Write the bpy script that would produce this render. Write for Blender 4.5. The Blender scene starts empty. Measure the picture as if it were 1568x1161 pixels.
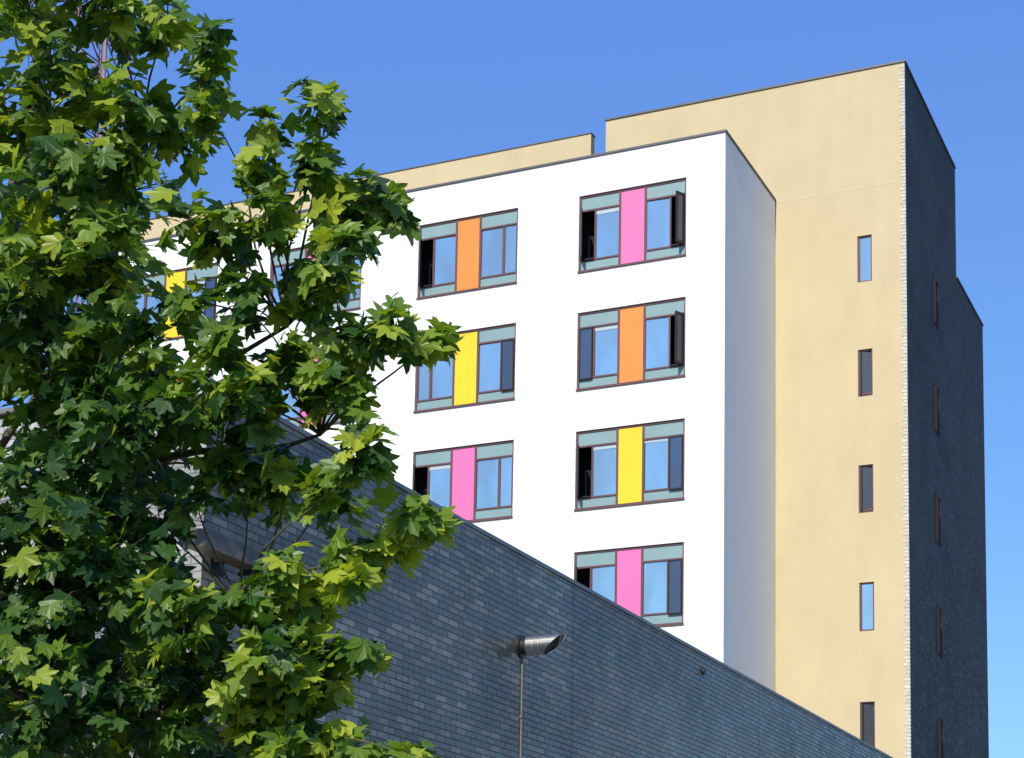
import bpy, math, random
from mathutils import Matrix, Vector
random.seed(7)
scene=bpy.context.scene
CZ=1.6
# ---------------------------------------------------------------- materials
def newmat(n):
    m=bpy.data.materials.new(n); m.use_nodes=True
    nt=m.node_tree; b=nt.nodes['Principled BSDF']; return m,nt,b
def N(nt,t,**kw):
    n=nt.nodes.new(t)
    for k,v in kw.items(): setattr(n,k,v)
    return n
def plain(n,col,rough=.6,metal=0.,spec=.5,noise=.0,scale=4.,bump=0.):
    m,nt,b=newmat(n)
    b.inputs['Roughness'].default_value=rough; b.inputs['Metallic'].default_value=metal
    b.inputs['Specular IOR Level'].default_value=spec
    if noise>0:
        tc=N(nt,'ShaderNodeTexCoord'); no=N(nt,'ShaderNodeTexNoise'); no.inputs['Scale'].default_value=scale
        no.inputs['Detail'].default_value=6; no.inputs['Roughness'].default_value=.6
        nt.links.new(tc.outputs['Object'],no.inputs['Vector'])
        r=N(nt,'ShaderNodeMapRange'); r.inputs['From Min'].default_value=.3; r.inputs['From Max'].default_value=.7
        r.inputs['To Min'].default_value=1-noise; r.inputs['To Max'].default_value=1+noise
        nt.links.new(no.outputs['Fac'],r.inputs['Value'])
        mx=N(nt,'ShaderNodeVectorMath',operation='SCALE'); mx.inputs[0].default_value=col
        nt.links.new(r.outputs['Result'],mx.inputs['Scale']); nt.links.new(mx.outputs[0],b.inputs['Base Color'])
        if bump>0:
            bp=N(nt,'ShaderNodeBump'); bp.inputs['Strength'].default_value=bump; bp.inputs['Distance'].default_value=.01
            nt.links.new(no.outputs['Fac'],bp.inputs['Height']); nt.links.new(bp.outputs[0],b.inputs['Normal'])
    else: b.inputs['Base Color'].default_value=(*col,1)
    return m
def render_mat(n,col,stain=.05,bump=.35):
    m,nt,b=newmat(n); b.inputs['Roughness'].default_value=.85; b.inputs['Specular IOR Level'].default_value=.2
    tc=N(nt,'ShaderNodeTexCoord')
    a=N(nt,'ShaderNodeTexNoise'); a.inputs['Scale'].default_value=.45; a.inputs['Detail'].default_value=9; a.inputs['Roughness'].default_value=.62
    mp=N(nt,'ShaderNodeMapping'); mp.inputs['Scale'].default_value=(1.8,1.8,.5)
    c=N(nt,'ShaderNodeTexNoise'); c.inputs['Scale'].default_value=1.; c.inputs['Detail'].default_value=8; c.inputs['Roughness'].default_value=.6
    nt.links.new(tc.outputs['Object'],a.inputs['Vector']); nt.links.new(tc.outputs['Object'],mp.inputs['Vector']); nt.links.new(mp.outputs[0],c.inputs['Vector'])
    ad=N(nt,'ShaderNodeMath',operation='ADD'); nt.links.new(a.outputs['Fac'],ad.inputs[0]); nt.links.new(c.outputs['Fac'],ad.inputs[1])
    r=N(nt,'ShaderNodeMapRange'); r.inputs['From Min'].default_value=.7; r.inputs['From Max'].default_value=1.3
    r.inputs['To Min'].default_value=1-stain; r.inputs['To Max'].default_value=1+stain
    nt.links.new(ad.outputs[0],r.inputs['Value'])
    mx=N(nt,'ShaderNodeVectorMath',operation='SCALE'); mx.inputs[0].default_value=col
    nt.links.new(r.outputs['Result'],mx.inputs['Scale']); nt.links.new(mx.outputs[0],b.inputs['Base Color'])
    g=N(nt,'ShaderNodeTexNoise'); g.inputs['Scale'].default_value=14; g.inputs['Detail'].default_value=8; g.inputs['Roughness'].default_value=.7
    nt.links.new(tc.outputs['Object'],g.inputs['Vector'])
    bp=N(nt,'ShaderNodeBump'); bp.inputs['Strength'].default_value=bump; bp.inputs['Distance'].default_value=.012
    nt.links.new(g.outputs['Fac'],bp.inputs['Height']); nt.links.new(bp.outputs[0],b.inputs['Normal'])
    return m
def brick_mat(n,axis,c1,c2,mortar,rough=(.3,.6),bw=.2,rh=.060,ms=.006,spec=.5,bump=.5,bias=-.25,var=.35):
    m,nt,b=newmat(n)
    tc=N(nt,'ShaderNodeTexCoord'); s=N(nt,'ShaderNodeSeparateXYZ'); cb=N(nt,'ShaderNodeCombineXYZ')
    nt.links.new(tc.outputs['Object'],s.inputs[0])
    nt.links.new(s.outputs['Y' if axis=='X' else 'X'],cb.inputs[0]); nt.links.new(s.outputs['Z'],cb.inputs[1])
    br=N(nt,'ShaderNodeTexBrick'); br.offset=.5
    br.inputs['Scale'].default_value=1; br.inputs['Brick Width'].default_value=bw; br.inputs['Row Height'].default_value=rh
    br.inputs['Mortar Size'].default_value=ms; br.inputs['Mortar Smooth'].default_value=.2; br.inputs['Bias'].default_value=bias
    br.inputs['Color1'].default_value=(*c1,1); br.inputs['Color2'].default_value=(*c2,1); br.inputs['Mortar'].default_value=(*mortar,1)
    nt.links.new(cb.outputs[0],br.inputs['Vector'])
    no=N(nt,'ShaderNodeTexNoise'); no.inputs['Scale'].default_value=.6; no.inputs['Detail'].default_value=7; no.inputs['Roughness'].default_value=.65
    nt.links.new(tc.outputs['Object'],no.inputs['Vector'])
    r=N(nt,'ShaderNodeMapRange'); r.inputs['From Min'].default_value=.3; r.inputs['From Max'].default_value=.7; r.inputs['To Min'].default_value=1-var; r.inputs['To Max'].default_value=1+var
    nt.links.new(no.outputs['Fac'],r.inputs['Value'])
    mx=N(nt,'ShaderNodeVectorMath',operation='SCALE')
    nt.links.new(br.outputs['Color'],mx.inputs[0]); nt.links.new(r.outputs['Result'],mx.inputs['Scale'])
    nt.links.new(mx.outputs[0],b.inputs['Base Color'])
    b2=N(nt,'ShaderNodeTexBrick'); b2.offset=.5
    for k in ('Scale','Brick Width','Row Height','Mortar Size','Mortar Smooth'): b2.inputs[k].default_value=br.inputs[k].default_value
    b2.inputs['Color1'].default_value=(rough[0],)*3+(1,); b2.inputs['Color2'].default_value=(rough[1],)*3+(1,); b2.inputs['Mortar'].default_value=(.9,.9,.9,1)
    nt.links.new(cb.outputs[0],b2.inputs['Vector']); nt.links.new(b2.outputs['Color'],b.inputs['Roughness'])
    b.inputs['Specular IOR Level'].default_value=spec
    n2=N(nt,'ShaderNodeTexNoise'); n2.inputs['Scale'].default_value=9; nt.links.new(tc.outputs['Object'],n2.inputs['Vector'])
    h=N(nt,'ShaderNodeMath',operation='MULTIPLY_ADD'); h.inputs[1].default_value=-1.; nt.links.new(br.outputs['Fac'],h.inputs[0]); nt.links.new(n2.outputs['Fac'],h.inputs[2])
    bp=N(nt,'ShaderNodeBump'); bp.inputs['Strength'].default_value=bump; bp.inputs['Distance'].default_value=.008
    nt.links.new(h.outputs[0],bp.inputs['Height']); nt.links.new(bp.outputs[0],b.inputs['Normal'])
    return m
M={}
M['white']=render_mat('white_render',(.84,.825,.775),.02)
M['beige']=render_mat('beige_render',(.60,.478,.282),.065,.5)
M['beige_edge']=render_mat('beige_joint',(.66,.55,.35),.03)
M['slate']=brick_mat('slate_brick','X',(.036,.032,.028),(.115,.102,.09),(.095,.085,.075),(.5,.8),bw=.225,rh=.085,ms=.010,spec=.2,bias=-.3,var=.3)
M['dark_brick']=brick_mat('glazed_dark_brick','X',(.17,.145,.108),(.66,.57,.43),(.15,.128,.096),(.18,.6),bw=.215,rh=.065,ms=.007,spec=.45,bump=.7,bias=-.45,var=.45)
M['sunlit_tone_brick']=brick_mat('sunlit_tone_glazed_brick','Y',(.32,.31,.29),(.48,.47,.44),(.18,.17,.16),(.25,.5))  # same glazed brick as the side wall, sunlight put in as lighter colour
M['quoin']=plain('pale_brick',(.56,.53,.47),.8,noise=.25,scale=8)
M['coping']=plain('coping_metal',(.10,.095,.10),.5,.3,noise=.1)
M['coping2']=plain('brick_coping',(.22,.20,.17),.45,.2,noise=.3)
M['frame']=plain('maroon_brown_frame',(.135,.062,.065),.5,spec=.3)
M['dframe']=plain('dark_frame',(.022,.017,.018),.5,spec=.3)
M['teal']=plain('teal_spandrel',(.235,.34,.335),.35,noise=.05,scale=1)
M['pink']=plain('pink_panel',(.80,.16,.38),.4,noise=.03,scale=1)
M['orange']=plain('orange_panel',(.85,.25,.035),.4,noise=.03,scale=1)
M['yellow']=plain('yellow_panel',(.86,.58,.01),.4,noise=.03,scale=1)
M['dark']=plain('room_shade',(.012,.012,.015),.9)  # near-black sheets stand in for the shade inside the rooms
M['roof']=plain('roof_felt',(.12,.12,.12),.9,noise=.2)
M['steel']=plain('brushed_steel',(.72,.70,.66),.35,1.,noise=.08,scale=20)
M['black']=plain('black_plastic',(.015,.015,.015),.5)
M['conduit']=plain('conduit_paint',(.24,.17,.125),.6)
M['lampbox']=plain('weathered_lamp_body',(.12,.085,.04),.5,noise=.35,scale=10)
M['crane']=plain('crane_red_paint',(.30,.085,.05),.5,noise=.1)
M['bark']=plain('bark',(.10,.085,.045),.85,noise=.35,scale=14,bump=.6)
M['ground']=plain('asphalt',(.125,.112,.092),.9,noise=.25,scale=3,bump=.4)
M['paving']=plain('paving',(.34,.31,.26),.85,noise=.15,scale=2,bump=.2)
def glass(n,tint,base,f0,f1):
    m,nt,b=newmat(n); out=nt.nodes['Material Output']
    b.inputs['Base Color'].default_value=(*base,1); b.inputs['Roughness'].default_value=.5
    g=N(nt,'ShaderNodeBsdfGlossy'); g.inputs['Color'].default_value=(*tint,1); g.inputs['Roughness'].default_value=.02
    tc=N(nt,'ShaderNodeTexCoord'); no=N(nt,'ShaderNodeTexNoise'); no.inputs['Scale'].default_value=1.1; nt.links.new(tc.outputs['Object'],no.inputs['Vector'])
    bp=N(nt,'ShaderNodeBump'); bp.inputs['Strength'].default_value=.08; bp.inputs['Distance'].default_value=.05
    nt.links.new(no.outputs['Fac'],bp.inputs['Height']); nt.links.new(bp.outputs[0],g.inputs['Normal'])
    mp=N(nt,'ShaderNodeMapping'); mp.inputs['Scale'].default_value=(1.7,1.7,.6); nt.links.new(tc.outputs['Object'],mp.inputs['Vector'])
    n2=N(nt,'ShaderNodeTexNoise'); n2.inputs['Scale'].default_value=.9; n2.inputs['Detail'].default_value=2; nt.links.new(mp.outputs[0],n2.inputs['Vector'])
    r=N(nt,'ShaderNodeMapRange'); r.inputs['From Min'].default_value=.35; r.inputs['From Max'].default_value=.65; r.inputs['To Min'].default_value=f0; r.inputs['To Max'].default_value=f1
    nt.links.new(n2.outputs['Fac'],r.inputs['Value'])
    mx=N(nt,'ShaderNodeMixShader'); nt.links.new(r.outputs['Result'],mx.inputs[0])
    nt.links.new(b.outputs[0],mx.inputs[1]); nt.links.new(g.outputs[0],mx.inputs[2]); nt.links.new(mx.outputs[0],out.inputs['Surface'])
    return m
M['glass']=glass('window_glass',(.95,.95,.93),(.10,.12,.13),.6,.97)
M['tint']=glass('tinted_glass',(.3,.36,.45),(.02,.025,.04),.25,.5)
M['darkglass']=glass('open_pane_glass',(.4,.4,.4),(.015,.013,.013),.08,.2)
M['blind']=plain('pale_blind',(.42,.48,.52),.6)
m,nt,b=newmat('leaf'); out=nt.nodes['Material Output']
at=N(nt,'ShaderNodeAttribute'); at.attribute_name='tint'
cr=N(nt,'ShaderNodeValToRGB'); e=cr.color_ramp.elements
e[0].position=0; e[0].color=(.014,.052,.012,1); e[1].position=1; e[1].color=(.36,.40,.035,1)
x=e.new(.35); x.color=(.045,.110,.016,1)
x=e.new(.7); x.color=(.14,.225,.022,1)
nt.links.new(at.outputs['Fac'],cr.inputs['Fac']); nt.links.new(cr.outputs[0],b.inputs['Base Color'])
b.inputs['Roughness'].default_value=.42; b.inputs['Specular IOR Level'].default_value=.35
tr=N(nt,'ShaderNodeBsdfTranslucent'); sc=N(nt,'ShaderNodeVectorMath',operation='MULTIPLY'); sc.inputs[1].default_value=(2.2,2.3,1.)
nt.links.new(cr.outputs[0],sc.inputs[0]); nt.links.new(sc.outputs[0],tr.inputs['Color'])
mx=N(nt,'ShaderNodeMixShader'); mx.inputs[0].default_value=.32
nt.links.new(b.outputs[0],mx.inputs[1]); nt.links.new(tr.outputs[0],mx.inputs[2]); nt.links.new(mx.outputs[0],out.inputs['Surface'])
M['leaf']=m
# ---------------------------------------------------------------- mesh helpers
class B:
    def __init__(s): s.v=[]; s.f=[]
    def quad(s,a,b,c,d):
        i=len(s.v); s.v+=[a,b,c,d]; s.f.append((i,i+1,i+2,i+3))
    def prism(s,fp,z0,z1):
        n=len(fp); i=len(s.v)
        s.v+=[(x,y,z0) for x,y in fp]+[(x,y,z1) for x,y in fp]
        s.f.append(tuple(i+k for k in reversed(range(n)))); s.f.append(tuple(i+n+k for k in range(n)))
        for k in range(n): s.f.append((i+k,i+(k+1)%n,i+n+(k+1)%n,i+n+k))
    def box(s,x0,x1,y0,y1,z0,z1):
        if x0>x1:x0,x1=x1,x0
        if y0>y1:y0,y1=y1,y0
        s.prism([(x0,y0),(x1,y0),(x1,y1),(x0,y1)],z0,z1)
    def bar(s,p,q,z0,z1,th):
        dx,dy=q[0]-p[0],q[1]-p[1]; l=math.hypot(dx,dy); nx,ny=-dy/l*th/2,dx/l*th/2
        s.prism([(p[0]-nx,p[1]-ny),(q[0]-nx,q[1]-ny),(q[0]+nx,q[1]+ny),(p[0]+nx,p[1]+ny)],z0,z1)
    def tube(s,pts,rad,n=7,cap=True):
        i0=len(s.v); prev=None
        for k,p in enumerate(pts):
            p=Vector(p); d=(Vector(pts[min(k+1,len(pts)-1)])-Vector(pts[max(k-1,0)])).normalized()
            u=d.orthogonal().normalized() if prev is None else (prev-d*prev.dot(d)).normalized()
            prev=u; w=d.cross(u)
            for j in range(n):
                a=2*math.pi*j/n; s.v.append(tuple(p+(u*math.cos(a)+w*math.sin(a))*rad[k]))
        for k in range(len(pts)-1):
            for j in range(n):
                a=i0+k*n+j; b_=i0+k*n+(j+1)%n; s.f.append((a,b_,b_+n,a+n))
        if cap:
            s.f.append(tuple(i0+j for j in reversed(range(n)))); s.f.append(tuple(i0+(len(pts)-1)*n+j for j in range(n)))
    def obj(s,name,mat,parent=None,smooth=False):
        me=bpy.data.meshes.new(name); me.from_pydata(s.v,[],s.f); me.materials.append(mat); me.update()
        if smooth: me.polygons.foreach_set('use_smooth',[True]*len(me.polygons))
        o=bpy.data.objects.new(name,me); scene.collection.objects.link(o)
        if parent: o.parent=parent
        return o
def empty(n):
    o=bpy.data.objects.new(n,None); scene.collection.objects.link(o); return o
def wall(bd,axis,c,a0,a1,z0,z1,holes,rev):
    A=sorted(set([a0,a1]+[h[0] for h in holes]+[h[1] for h in holes])); Z=sorted(set([z0,z1]+[h[2] for h in holes]+[h[3] for h in holes]))
    def P(a,z,d=0): return (a,c+d,z) if axis=='Y' else (c-d,a,z)
    for i in range(len(A)-1):
        for j in range(len(Z)-1):
            am,zm=(A[i]+A[i+1])/2,(Z[j]+Z[j+1])/2
            if any(h[0]<am<h[1] and h[2]<zm<h[3] for h in holes): continue
            bd.quad(P(A[i],Z[j]),P(A[i+1],Z[j]),P(A[i+1],Z[j+1]),P(A[i],Z[j+1]))
    for h in holes:
        l,r,b_,t=h
        bd.quad(P(l,b_),P(l,t),P(l,t,rev),P(l,b_,rev)); bd.quad(P(r,b_),P(r,t),P(r,t,rev),P(r,b_,rev))
        bd.quad(P(l,t),P(r,t),P(r,t,rev),P(l,t,rev)); bd.quad(P(l,b_),P(r,b_),P(r,b_,rev),P(l,b_,rev))
# ---------------------------------------------------------------- apartment building
D=35.145; D2=38.834; D3=44.602; D4=48.209
XC=-12.242; XT=-9.041; XLEFT=-28.93; ZTOP=19.399+CZ; ZT=22.339+CZ; ZM=19.294+CZ; ZP=22.07+CZ
XG0,XG1=-17.15,-16.74
apt=empty('apartment_building')
white=B(); beige=B(); slate=B(); roof=B(); cop=B(); frame=B(); dfr=B(); teal=B(); gl=B(); tg=B(); dg=B(); dark=B(); quoin=B(); edge=B(); blind=B()
pan={'pink':B(),'orange':B(),'yellow':B()}
cols=[(-15.795,-13.165),(-19.989,-17.355),(-24.183,-21.549),(-28.377,-25.743)]
zt0=18.50+CZ; zb0=16.674+CZ
seq=[['pink','orange','yellow','pink','orange','yellow','pink'],
     ['orange','yellow','pink','orange','yellow','pink','orange'],
     ['pink','pink','yellow','orange','pink','yellow','orange'],
     ['yellow','orange','pink','yellow','orange','pink','yellow']]
st=[[('o','O'),('t','O'),('o','t'),('o','t'),('c','c'),('o','c'),('c','t')],
    [('o','c'),('c','t'),('o','c'),('c','c'),('o','c'),('c','c'),('c','t')],
    [('c','c'),('o','t'),('c','c'),('c','c'),('o','c'),('c','c'),('c','t')],
    [('c','t'),('o','c'),('c','t'),('c','c'),('o','c'),('c','c'),('c','t')]]
holes=[]
def fr(x0,x1,z0,z1,y0=D+.035,y1=D+.10): frame.box(x0,x1,y0,y1,z0,z1)
for ci,(xl,xr) in enumerate(cols):
    for k in range(7):
        zt=zt0-2.8*k; zb=zb0-2.8*k
        holes.append((xl,xr,zb,zt))
        t=.045
        fr(xl,xr,zt-t,zt); fr(xl,xr,zb,zb+t); fr(xl,xl+t,zb+t,zt-t); fr(xr-t,xr,zb+t,zt-t)
        frame.box(xl-.01,xr+.01,D-.03,D+.034,zb-.03,zb+.012)
        xa=xl+1.005; xb=xr-1.0
        fr(xa-.025,xa+.025,zb+t,zt-t); fr(xb-.025,xb+.025,zb+t,zt-t)
        pan[seq[ci][k]].box(xa+.025,xb-.025,D+.05,D+.09,zb+t,zt-t)
        ztb=zt-.36; zbb=zb+.27
        for (s0,s1,side,state) in ((xl+t,xa-.025,0,st[ci][k][0]),(xb+.025,xr-t,1,st[ci][k][1])):
            teal.box(s0,s1,D+.055,D+.085,ztb+.02,zt-t); teal.box(s0,s1,D+.055,D+.085,zb+t,zbb-.02)
            fr(s0,s1,ztb-.02,ztb+.02); fr(s0,s1,zbb-.02,zbb+.02)
            g0,g1=zbb+.02,ztb-.02
            wc=.33
            if side==0: c0,c1,f0,f1=s0,s0+wc,s0+wc+.04,s1; xm=s0+wc
            else: c0,c1,f0,f1=s1-wc,s1,s0,s1-wc-.04; xm=s1-wc-.04
            fr(xm,xm+.04,g0,g1,D+.045,D+.095)
            tl=random.uniform(-.006,.006)
            gl.prism([(f0,D+.07+tl),(f1,D+.07-tl),(f1,D+.08-tl),(f0,D+.08+tl)],g0,g1)
            if random.random()<.3:
                hb=random.uniform(.15,.5)*(g1-g0); blind.box(f0,f1,D+.060,D+.0635,g1-hb*.25,g1)
            if state=='c':
                gl.box(c0,c1,D+.065,D+.075,g0,g1)
                frame.box(c0,c0+.02,D+.045,D+.064,g0,g1); frame.box(c1-.02,c1,D+.045,D+.064,g0,g1)
            elif state=='t':
                tg.box(c0+.03,c1-.03,D+.01,D+.02,g0+.03-.06,g1-.03)
                for a,b_ in ((c0,c0+.03),(c1-.03,c1)): dfr.box(a,b_,D-.005,D+.03,g0-.06,g1)
                dfr.box(c0+.03,c1-.03,D-.005,D+.03,g1-.03,g1); dfr.box(c0+.03,c1-.03,D-.005,D+.03,g0-.06,g0-.03)
            else:
                if side==0: hp=(c0+.03,D+.01); e_=(c0+.115,D-.24)
                else: hp=(c1-.01,D+.02); e_=(c1-.12,D-.20)
                dx,dy=(e_[0]-hp[0]),(e_[1]-hp[1]); l=math.hypot(dx,dy); ux,uy=dx/l,dy/l
                z0,z1=g0-.03,g1
                dfr.bar(hp,(hp[0]+ux*.05,hp[1]+uy*.05),z0,z1,.035); dfr.bar((e_[0]-ux*.05,e_[1]-uy*.05),e_,z0,z1,.035)
                pa=(hp[0]+ux*.05,hp[1]+uy*.05); pb=(e_[0]-ux*.05,e_[1]-uy*.05)
                dfr.bar(pa,pb,z0,z0+.06,.035); dfr.bar(pa,pb,z1-.06,z1,.035); dg.bar(pa,pb,z0+.06,z1-.06,.01)
                dfr.box(c0,c1,D+.0,D+.03,g0-.02,g0+.005)
wall(white,'Y',D,XLEFT,XC,0,ZTOP,holes,.11)
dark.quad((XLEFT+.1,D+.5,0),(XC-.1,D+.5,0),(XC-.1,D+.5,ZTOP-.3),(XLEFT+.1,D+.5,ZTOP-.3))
white.quad((XC,D,0),(XC,D2-.02,0),(XC,D2-.02,ZTOP),(XC,D,ZTOP))
white.quad((XLEFT,D,0),(XLEFT,D2+4,0),(XLEFT,D2+4,ZTOP),(XLEFT,D,ZTOP))
roof.quad((XLEFT,D,ZTOP-.01),(XC,D,ZTOP-.01),(XC,D2,ZTOP-.01),(XLEFT,D2,ZTOP-.01))
cop.box(XLEFT-.02,XC+.03,D-.03,D+.25,ZTOP-.005,ZTOP+.045)
cop.box(XC-.25,XC+.03,D+.25,D2-.03,ZTOP-.005,ZTOP+.045)
th=[]
for k in range(7):
    zt=18.181+CZ-2.8*k; zb=17.036+CZ-2.8*k
    l,r=-10.213,-9.863
    th.append((l,r,zb,zt))
    for a,b_,c,d in ((l,r,zt-.03,zt),(l,r,zb,zb+.04),(l,l+.045,zb+.04,zt-.03),(r-.035,r,zb+.04,zt-.03)): frame.box(a,b_,D2+.03,D2+.1,c,d)
    if k in (0,3,5): gl.box(l+.045,r-.035,D2+.06,D2+.07,zb+.04,zt-.03)
    else:
        dfr.box(l+.045,l+.085,D2-.01,D2+.06,zb+.06,zt-.06)
        dg.prism([(l+.09,D2+.02),(r-.035,D2+.09),(r-.035,D2+.1),(l+.09,D2+.03)],zb+.10,zt-.05)
        frame.box(l+.085,r-.035,D2+.02,D2+.06,zb+.05,zb+.09)
wall(beige,'Y',D2,XG1,XT,0,ZT,th,.11)
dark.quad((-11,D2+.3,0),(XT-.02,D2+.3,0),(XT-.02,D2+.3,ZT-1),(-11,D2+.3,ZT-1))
beige.quad((XG1,D2,0),(XG1,D3,0),(XG1,D3,ZT),(XG1,D2,ZT))
edge.box(XC+.01,XT-.14,D2-.004,D2+.02,19.374+CZ-.012,19.374+CZ+.012)
dh=[]
for k in range(7):
    zt=18.20+CZ-2.8*k; zb=zt-1.25; y0,y1=41.67,42.27
    dh.append((y0,y1,zb,zt))
    gl.box(XT-.10,XT-.09,y0+.3,y1-.04,zb+.04,zt-.04)
    tg.box(XT-.10,XT-.09,y0+.04,y0+.26,zb+.04,zt-.04)
    for a,b_,c,d in ((y0,y1,zt-.04,zt),(y0,y1,zb,zb+.04),(y0,y0+.04,zb+.04,zt-.04),(y1-.04,y1,zb+.04,zt-.04),(y0+.26,y0+.3,zb+.04,zt-.04)):
        frame.box(XT-.11,XT-.03,a,b_,c,d)
    dfr.bar((XT-.02,y0+.05),(XT+.06,y0+.10),zb+.05,zt-.05,.02)
wall(slate,'X',XT,D2,D3,0,ZT,dh,.11)
slate.quad((XT,D3,0),(XT,D4,0),(XT,D4,ZM),(XT,D3,ZM))
slate.quad((XT,D4,0),(XG1,D4,0),(XG1,D4,ZM),(XT,D4,ZM))
slate.quad((XT,D3,ZM),(XG1,D3,ZM),(XG1,D3,ZT),(XT,D3,ZT))
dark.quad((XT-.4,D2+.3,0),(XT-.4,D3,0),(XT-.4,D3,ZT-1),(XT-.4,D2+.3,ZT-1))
roof.quad((XG1,D2,ZT-.02),(XT,D2,ZT-.02),(XT,D3,ZT-.02),(XG1,D3,ZT-.02))
roof.quad((XG1,D3,ZM-.02),(XT,D3,ZM-.02),(XT,D4,ZM-.02),(XG1,D4,ZM-.02))
cop.box(XG1-.02,XT+.03,D2-.03,D2+.2,ZT-.005,ZT+.04); cop.box(XT-.2,XT+.03,D2+.2,D3,ZT-.005,ZT+.04)
cop.box(XT-.2,XT+.03,D3,D4,ZM-.005,ZM+.04)
beige.box(-31.8,XG1-.01,D2+.005,D4,0,ZTOP-.15)
beige.box(-31.8,XG0,D2,D2+.22,ZTOP-.14,ZP)
cop.box(-31.8,XG0+.02,D2-.02,D2+.24,ZP+.002,ZP+.03)
z=0.; i=0
while z<ZT-.1:
    w=.13 if i%2==0 else .085
    quoin.box(XT-w,XT+.004,D2-.008,D2+.05,z,z+.062); z+=.085; i+=1
for bd,n,mk in ((white,'white_wall','white'),(beige,'beige_wall','beige'),(slate,'slate_brick_wall','slate'),(roof,'roof','roof'),(cop,'roof_coping','coping'),
  (frame,'window_frames','frame'),(dfr,'casement_frames','dframe'),(teal,'window_spandrels','teal'),(gl,'window_glass','glass'),(tg,'casement_glass','tint'),(dg,'open_pane_glass','darkglass'),(blind,'window_blinds','blind'),
  (dark,'room_shade_sheets','dark'),(quoin,'brick_quoin','quoin'),(edge,'render_joint','beige_edge'),(pan['pink'],'pink_panels','pink'),(pan['orange'],'orange_panels','orange'),(pan['yellow'],'yellow_panels','yellow')):
    bd.obj(n,M[mk],apt)
# ---------------------------------------------------------------- brick building
bb=empty('brick_building'); XW=-8.; ZW=4.765+CZ; Y0=10.87; Y1=34.2
s=B(); 
js=[17.8,24.57,31.2]; ys=[Y0]+sum([[j-.005,j+.005] for j in js],[])+[Y1]
for i in range(0,len(ys),2): s.quad((XW,ys[i],0),(XW,ys[i+1],0),(XW,ys[i+1],ZW),(XW,ys[i],ZW))
s.obj('side_wall',M['dark_brick'],bb)
s=B()
for j in js: s.quad((XW-.01,j-.005,0),(XW-.01,j+.005,0),(XW-.01,j+.005,ZW),(XW-.01,j-.005,ZW))
s.obj('movement_joints',M['black'],bb)
s=B(); s.quad((-24,Y0,0),(XW,Y0,0),(XW,Y0,ZW),(-24,Y0,ZW)); s.obj('front_wall',M['sunlit_tone_brick'],bb)
s=B(); s.quad((-24,Y1,0),(XW,Y1,0),(XW,Y1,ZW),(-24,Y1,ZW)); s.quad((-24,Y0,0),(-24,Y1,0),(-24,Y1,ZW),(-24,Y0,ZW)); s.obj('rear_wall',M['sunlit_tone_brick'],bb)
s=B(); s.quad((-24,Y0,ZW-.02),(XW,Y0,ZW-.02),(XW,Y1,ZW-.02),(-24,Y1,ZW-.02)); s.obj('roof',M['roof'],bb)
s=B(); s.box(XW-.3,XW+.02,Y0+.25,Y1,ZW-.02,ZW+.02); s.box(-24,XW+.02,Y0-.02,Y0+.25,ZW-.02,ZW+.02); s.obj('coping',M['coping2'],bb)
s=B(); s.tube([(XW-.01,22.09,ZW-.25),(XW+.04,22.09,ZW-.25)],[.045,.045],14); s.obj('vent_cap',M['black'],bb)
lamp=empty('wall_lamp'); ly,lz=16.45,3.76+CZ
s=B(); s.tube([(XW-.005,ly,lz),(XW+.03,ly,lz),(XW+.032,ly,lz),(XW+.08,ly,lz)],[.125,.125,.085,.085],20); s.obj('wall_mount',M['black'],lamp)
s=B()
n=28; prof=[(.06,.07),(.085,.098),(.10,.105),(.17,.105),(.172,.098),(.182,.098),(.184,.105),(.24,.105),(.242,.098),(.252,.098),(.254,.105),(.30,.105)]
for d,r in prof:
    for j in range(n):
        a=2*math.pi*j/n; s.v.append((XW+d,ly+r*math.cos(a),lz+r*math.sin(a)))
for j in range(n):
    a=2*math.pi*j/n; s.v.append((XW+.40+.12*math.sin(a),ly+.105*math.cos(a),lz+.105*math.sin(a)))
for j in range(n):
    a=2*math.pi*j/n; s.v.append((XW+.39+.115*math.sin(a),ly+.098*math.cos(a),lz+.098*math.sin(a)))
for k in range(len(prof)+1):
    for j in range(n):
        a=k*n+j; b_=k*n+(j+1)%n; s.f.append((a,b_,b_+n,a+n))
s.obj('steel_shade',M['steel'],lamp)
s=B()
for j in range(n):
    a=2*math.pi*j/n; s.v.append((XW+.36+.08*math.sin(a),ly+.096*math.cos(a),lz+.096*math.sin(a)))
s.f.append(tuple(range(n))); s.obj('lamp_opening',M['black'],lamp)
s=B(); s.tube([(XW+.010,ly+.03,0),(XW+.010,ly+.03,lz-.1)],[.009,.009],8)
for zz in (1.2,2.4,3.6,4.6): s.box(XW,XW+.02,ly+.01,ly+.05,zz,zz+.025)
s.obj('conduit',M['conduit'],lamp)
fl=empty('floodlight'); s=B(); z0=3.30+CZ
s.v+=[(-7.88,10.4,z0+.04),(-7.62,10.4,z0+.0),(-7.62,11.2,z0+.0),(-7.88,11.2,z0+.04),(-7.86,10.44,z0+.17),(-7.66,10.44,z0+.15),(-7.66,11.16,z0+.15),(-7.86,11.16,z0+.17)]
s.f+=[(3,2,1,0),(4,5,6,7),(0,1,5,4),(1,2,6,5),(2,3,7,6),(3,0,4,7)]
s.obj('lamp_body',M['lampbox'],fl)
s=B(); s.box(-8.0,-7.87,11.0,11.08,z0+.06,z0+.12); s.box(-8.0,-7.98,10.95,11.13,z0-.02,z0+.2); s.obj('bracket',M['black'],fl)
s=B(); s.box(-7.9,-7.6,11.2,11.225,z0-.01,z0+.18); s.obj('end_cap',M['black'],fl)
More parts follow.
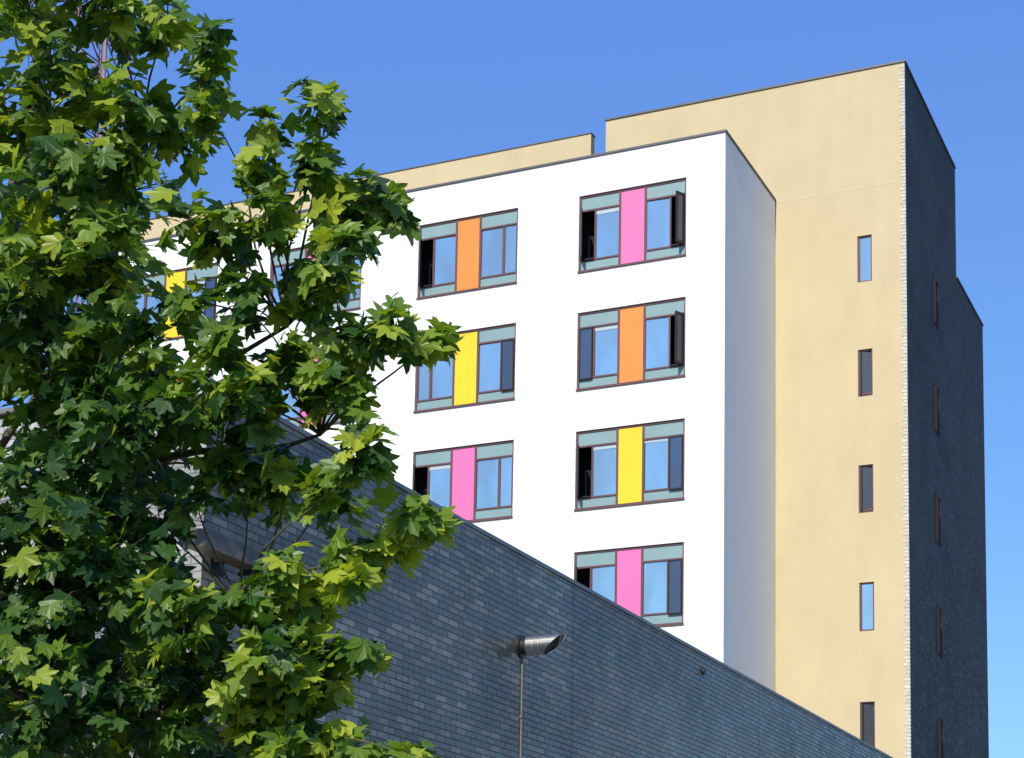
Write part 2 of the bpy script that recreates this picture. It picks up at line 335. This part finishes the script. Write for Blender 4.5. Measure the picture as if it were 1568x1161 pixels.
# ---------------------------------------------------------------- tower crane
cr_=B(); cx,cy,w=-40.9,48.4,.65
def strut(p,q,r): cr_.tube([p,q],[r,r],5)
for dx in (-w,w):
    for dy in (-w,w): strut((cx+dx,cy+dy,0),(cx+dx,cy+dy,46),.055)
z=0;k=0
while z<46:
    cs=[(cx-w,cy-w),(cx+w,cy-w),(cx+w,cy+w),(cx-w,cy+w)]
    for q in range(4):
        a=cs[q]; b_=cs[(q+1)%4]; strut((*a,z),(*b_,z),.03)
        if k%2: a,b_=b_,a
        strut((*a,z),(*b_,z+1.5),.03)
    z+=1.5;k+=1
for q in (-.5,.5): strut((cx-30,cy+q*1.2,46.2),(cx+10,cy+q*1.2,46.2),.08)
strut((cx-30,cy,47.6),(cx+10,cy,47.6),.08)
for q in range(27):
    xx=cx-30+q*1.5; strut((xx,cy-.6,46.2),(xx+.75,cy,47.6),.04); strut((xx+.75,cy,47.6),(xx+1.5,cy+.6,46.2),.04)
cr_.box(cx+7,cx+10,cy-.7,cy+.7,44.5,46.1)
cr_.obj('tower_crane',M['crane'])
# ---------------------------------------------------------------- ground
s=B(); s.quad((-3000,-3000,0),(3000,-3000,0),(3000,3000,0),(-3000,3000,0)); s.obj('ground',M['ground'])
s=B(); s.box(-24,-5.5,6.8,Y0-.02,0.,.12); s.box(XW+.02,-5.5,Y0-.02,34,0,.12); s.obj('pavement',M['paving'])
# ---------------------------------------------------------------- tree
YAW=.39533; R=Vector((math.cos(YAW),math.sin(YAW),0)); F=Vector((-math.sin(YAW),math.cos(YAW),0))
def TP(s_,h,t): return R*s_+F*t+Vector((0,0,h))
CL=[]
def C(x,y,r,dn=1.,t=8.5,dt=None): CL.append(((x-953)/305.,1.16+CZ+(1161-y)/293.,r/305.,dn,t,dt))
def CM(s_,h,r,dn=1.,t=8.5,dt=None): CL.append((s_,h,r,dn,t,dt))
raw='''40 60 110 .9;150 60 90 .8;230 30 45 .8;283 100 38 .8;330 112 26 .9;60 200 120 .9;175 190 90 .8;250 190 50 .8;300 200 26 .9;100 320 110 1;195 280 42 .7;
60 440 120 1.2;150 430 80 .9;60 560 130 1.3;180 540 80 .8;120 640 100 1.1;412 205 28 .6;484 190 36 .9;400 290 38 .8;470 255 42 .9;548 296 36 .9;588 292 24 .9;500 345 52 .9;
415 370 50 .8;525 400 40 .9;345 400 52 .8;285 370 28 .6;440 455 56 .9;515 470 42 .9;370 480 50 .7;550 540 42 1;610 548 38 1;655 520 24 1;500 590 54 1;430 565 50 .9;
540 615 34 1;350 560 46 .7;275 470 42 .7;240 600 48 .8;300 650 66 1;395 640 52 1.1;200 700 84 .9;80 760 140 1.4;350 715 60 1.1;430 725 48 1.1;500 750 44 1;560 740 36 .9;570 697 20 .9;
635 800 36 1;672 792 20 1;600 825 38 1;540 850 42 1;460 885 38 1;540 895 30 .9;480 920 48 1.1;420 965 58 1.2;400 925 36 1;310 960 90 1.5;150 900 140 1.5;50 950 140 1.5;
240 800 62 .8;450 1010 55 1.2;512 1000 40 1.1;572 1000 22 1;400 1060 78 1.5;495 1060 36 1;250 1060 120 1.7;80 1080 140 1.7;440 1140 70 1.5;530 1125 38 1;570 1158 34 1;650 1158 26 1;
300 765 38 .8;-60 200 150 .9;-80 500 160 1.1;-80 850 160 1.3'''
for l in raw.replace('\n','').split(';'):
    a=[float(q) for q in l.split()]; C(a[0],a[1],a[2],a[3])
for x,y,r in ((20,420,140),(120,470,80),(20,620,140),(130,620,80),(60,820,150),(150,960,140),(330,1030,90),(60,1100,160),(280,1140,110),(50,260,110),(50,90,100),(350,660,60)):
    C(x,y,r,.8,9.8,.5)
for q in range(14):
    CM(random.uniform(-6.2,-3.6),random.uniform(3.2,9.),random.uniform(.5,.7),.5,random.uniform(7.8,10.2),.5)
for q in range(5):
    CM(random.uniform(-3.9,-3.0),random.uniform(7.8,9.),random.uniform(.35,.55),.5,random.uniform(8,9.6),.5)
polar=[(0,1.0),(13,.76),(20,.74),(28,.52),(40,.80),(50,.93),(60,.68),(78,.46),(98,.60),(112,.62),(125,.44),(160,.30)]
outl=[(a,r) for a,r in polar]+[(-a,r) for a,r in reversed(polar[1:])]
LV=[];LF=[];LT=[]
def leaf(p,size,nrm,dirv,tint):
    nrm=nrm.normalized(); d=(dirv-nrm*dirv.dot(nrm))
    if d.length<1e-3: d=nrm.orthogonal()
    d.normalize(); sd=d.cross(nrm)
    droop=random.uniform(.05,.55); fold=random.uniform(-.05,.45); sk=random.uniform(.92,1.15); tw=random.uniform(-.25,.25)
    i=len(LV); LV.append(tuple(p)); LT.append(tint)
    for a,r in outl:
        r*=random.uniform(.92,1.08); a=math.radians(a); u=math.cos(a)*r; v=math.sin(a)*r*sk
        z=-droop*r*r*.6+fold*abs(v)*.6+tw*u*v+random.uniform(-.03,.03)
        LV.append(tuple(p+(d*u+sd*v+nrm*z)*size)); LT.append(tint)
    n=len(outl)
    for k in range(n): LF.append((i,i+1+k,i+1+(k+1)%n))
wood=B()
trunkS,trunkT=-3.9,9.3
hubs=[(-3.7,3.0,9.2),(-3.5,4.3,9.2),(-3.4,5.6,9.2),(-3.2,6.8,9.1),(-2.7,3.3,9.1),(-2.5,4.4,9.0),(-2.7,5.3,9.0),(-1.75,5.1,8.8),(-1.95,3.6,8.9),(-1.55,4.5,8.75),(-2.55,6.1,8.9),(-1.85,2.9,8.8)]
par=[None,0,1,2,0,1,1,5,4,5,2,4]
wood.tube([TP(trunkS-.05,0,trunkT),TP(trunkS,1.5,trunkT),TP(*hubs[0]),TP(*hubs[1]),TP(*hubs[2]),TP(*hubs[3]),TP(-3.1,8.6,9.)],[.24,.18,.14,.09,.055,.04,.02],12)
def limb(a,b_,r0,r1,sag=.12,n=7):
    a=Vector(a);b_=Vector(b_); pts=[];rr=[]
    j=Vector((random.uniform(-1,1),random.uniform(-1,1),random.uniform(-.2,1)))*sag*(b_-a).length
    j2=Vector((random.uniform(-1,1),random.uniform(-1,1),random.uniform(-1,1)))*sag*.4*(b_-a).length
    for k in range(n):
        t=k/(n-1); pts.append(a.lerp(b_,t)+j*math.sin(math.pi*t)+j2*math.sin(2*math.pi*t)); rr.append(r0+(r1-r0)*t)
    wood.tube(pts,rr,6); return pts
for i in range(4,len(hubs)): limb(TP(*hubs[par[i]]),TP(*hubs[i]),.024,.009,.07)
for (s_,h,r,dn,t,dt) in CL:
    dt=dt or min(1.0,max(.24,r*1.5))
    big=r>.27
    t+=random.uniform(-.25,.25)
    c=TP(s_,h,t); hb=min(hubs,key=lambda q:(Vector(q)-Vector((s_,h,t))).length+max(0,q[1]-h+.25)*1.5)
    limb(TP(*hb),c,.008,.003,.08)
    ntw=max(6,int(26*r*dn*(4.1 if big else 4.0)))
    for q in range(ntw):
        while True:
            o=Vector((random.uniform(-1,1),random.uniform(-1,1),random.uniform(-1,1)))
            if .25<o.length<1: break
        e_=c+R*o.x*r+F*o.y*dt+Vector((0,0,o.z*r*.95))
        st_=c.lerp(e_,.15)
        wood.tube([st_,st_.lerp(e_,.5)+Vector((0,0,.03)),e_],[.0035,.003,.0015],4,False)
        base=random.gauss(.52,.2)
        if h>5.2 or s_>-1.9: base+=.08  # upper and right-hand leaves: sunlight painted in as a lighter tint
        if s_<-2.2 and h<4.6: base-=.18  # lower-left leaves: shade of the crown painted in as a darker tint
        for w_ in range(random.randint(3,5)):
            tt=random.uniform(.4,1.03); p=st_.lerp(e_,tt)+Vector((random.gauss(0,.035),random.gauss(0,.035),random.gauss(0,.035)))
            ft=p.dot(F); ps=p.dot(R)*8.5/ft; pz=(p.z-CZ)*8.5/ft
            if -2.16<ps<-1.76 and 2.02<pz<2.42 and random.random()<.95: continue   # thin gap by the floodlight
            out_=(p-c); out_.z*=.3
            nrm=Vector((random.gauss(0,.55),random.gauss(-.42,.55),.65+random.gauss(0,.35)))+out_.normalized()*.3
            dirv=out_.normalized()+Vector((random.gauss(0,.5),random.gauss(0,.5),-.45+random.gauss(0,.3)))
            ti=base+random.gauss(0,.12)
            if -1.6<s_<-.9 and h<4.15 and h>3.4: ti+=.25  # sunlit highlight on the right tips, painted into the leaf tint
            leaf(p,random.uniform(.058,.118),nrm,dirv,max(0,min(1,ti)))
tree=empty('plane_tree')
wood.obj('trunk_and_limbs',M['bark'],tree,True)
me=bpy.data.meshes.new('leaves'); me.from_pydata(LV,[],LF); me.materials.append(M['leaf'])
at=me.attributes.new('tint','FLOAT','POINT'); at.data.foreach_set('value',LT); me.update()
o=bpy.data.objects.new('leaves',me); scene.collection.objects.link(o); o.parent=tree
# ---------------------------------------------------------------- light
EL=math.radians(40); AZ=math.radians(178.6)   # clockwise from +Y
w=bpy.data.worlds.new('World'); scene.world=w; w.use_nodes=True; nt=w.node_tree
bg=nt.nodes['Background']; sk=nt.nodes.new('ShaderNodeTexSky'); sk.sky_type='NISHITA'; sk.sun_disc=False
sk.sun_elevation=EL; sk.sun_rotation=AZ; sk.altitude=0; sk.air_density=1.; sk.dust_density=.2; sk.ozone_density=2.
S=.145
sp=nt.nodes.new('ShaderNodeSeparateColor'); cbn=nt.nodes.new('ShaderNodeCombineColor'); nt.links.new(sk.outputs[0],sp.inputs[0])
for i,(mul,p,kk) in enumerate(((1.0,.7,.47),(1.2,.7,.665),(1.58,.4,.885))):
    a=nt.nodes.new('ShaderNodeMath'); a.operation='MULTIPLY'; a.inputs[1].default_value=mul*S
    q=nt.nodes.new('ShaderNodeMath'); q.operation='POWER'; q.inputs[1].default_value=p
    c=nt.nodes.new('ShaderNodeMath'); c.operation='MULTIPLY'; c.inputs[1].default_value=kk/S
    nt.links.new(sp.outputs[i],a.inputs[0]); nt.links.new(a.outputs[0],q.inputs[0]); nt.links.new(q.outputs[0],c.inputs[0]); nt.links.new(c.outputs[0],cbn.inputs[i])
nt.links.new(cbn.outputs[0],bg.inputs[0]); bg.inputs[1].default_value=S
sd=Vector((math.sin(AZ)*math.cos(EL),math.cos(AZ)*math.cos(EL),math.sin(EL)))
l=bpy.data.lights.new('sun','SUN'); l.energy=4.7; l.angle=math.radians(.53); l.color=(1,.95,.86)
lo=bpy.data.objects.new('sun',l); scene.collection.objects.link(lo); lo.rotation_euler=sd.to_track_quat('Z','Y').to_euler()
# ---------------------------------------------------------------- camera
cd=bpy.data.cameras.new('camera'); co=bpy.data.objects.new('camera',cd); scene.collection.objects.link(co); scene.camera=co
cd.sensor_fit='HORIZONTAL'; cd.sensor_width=36; cd.lens=2690.449/1568*36; cd.clip_start=.1; cd.clip_end=6000
cd.shift_x=-(946.168-784)/1568; cd.shift_y=(1211.415-580.4)/1568
co.matrix_world=Matrix.Translation((0,0,CZ))@Matrix.Rotation(YAW,4,'Z')@Matrix.Rotation(math.pi/2+.12167,4,'X')@Matrix.Rotation(.01117,4,'Z')
scene.view_settings.view_transform='Standard'; scene.view_settings.look='None'; scene.view_settings.exposure=0
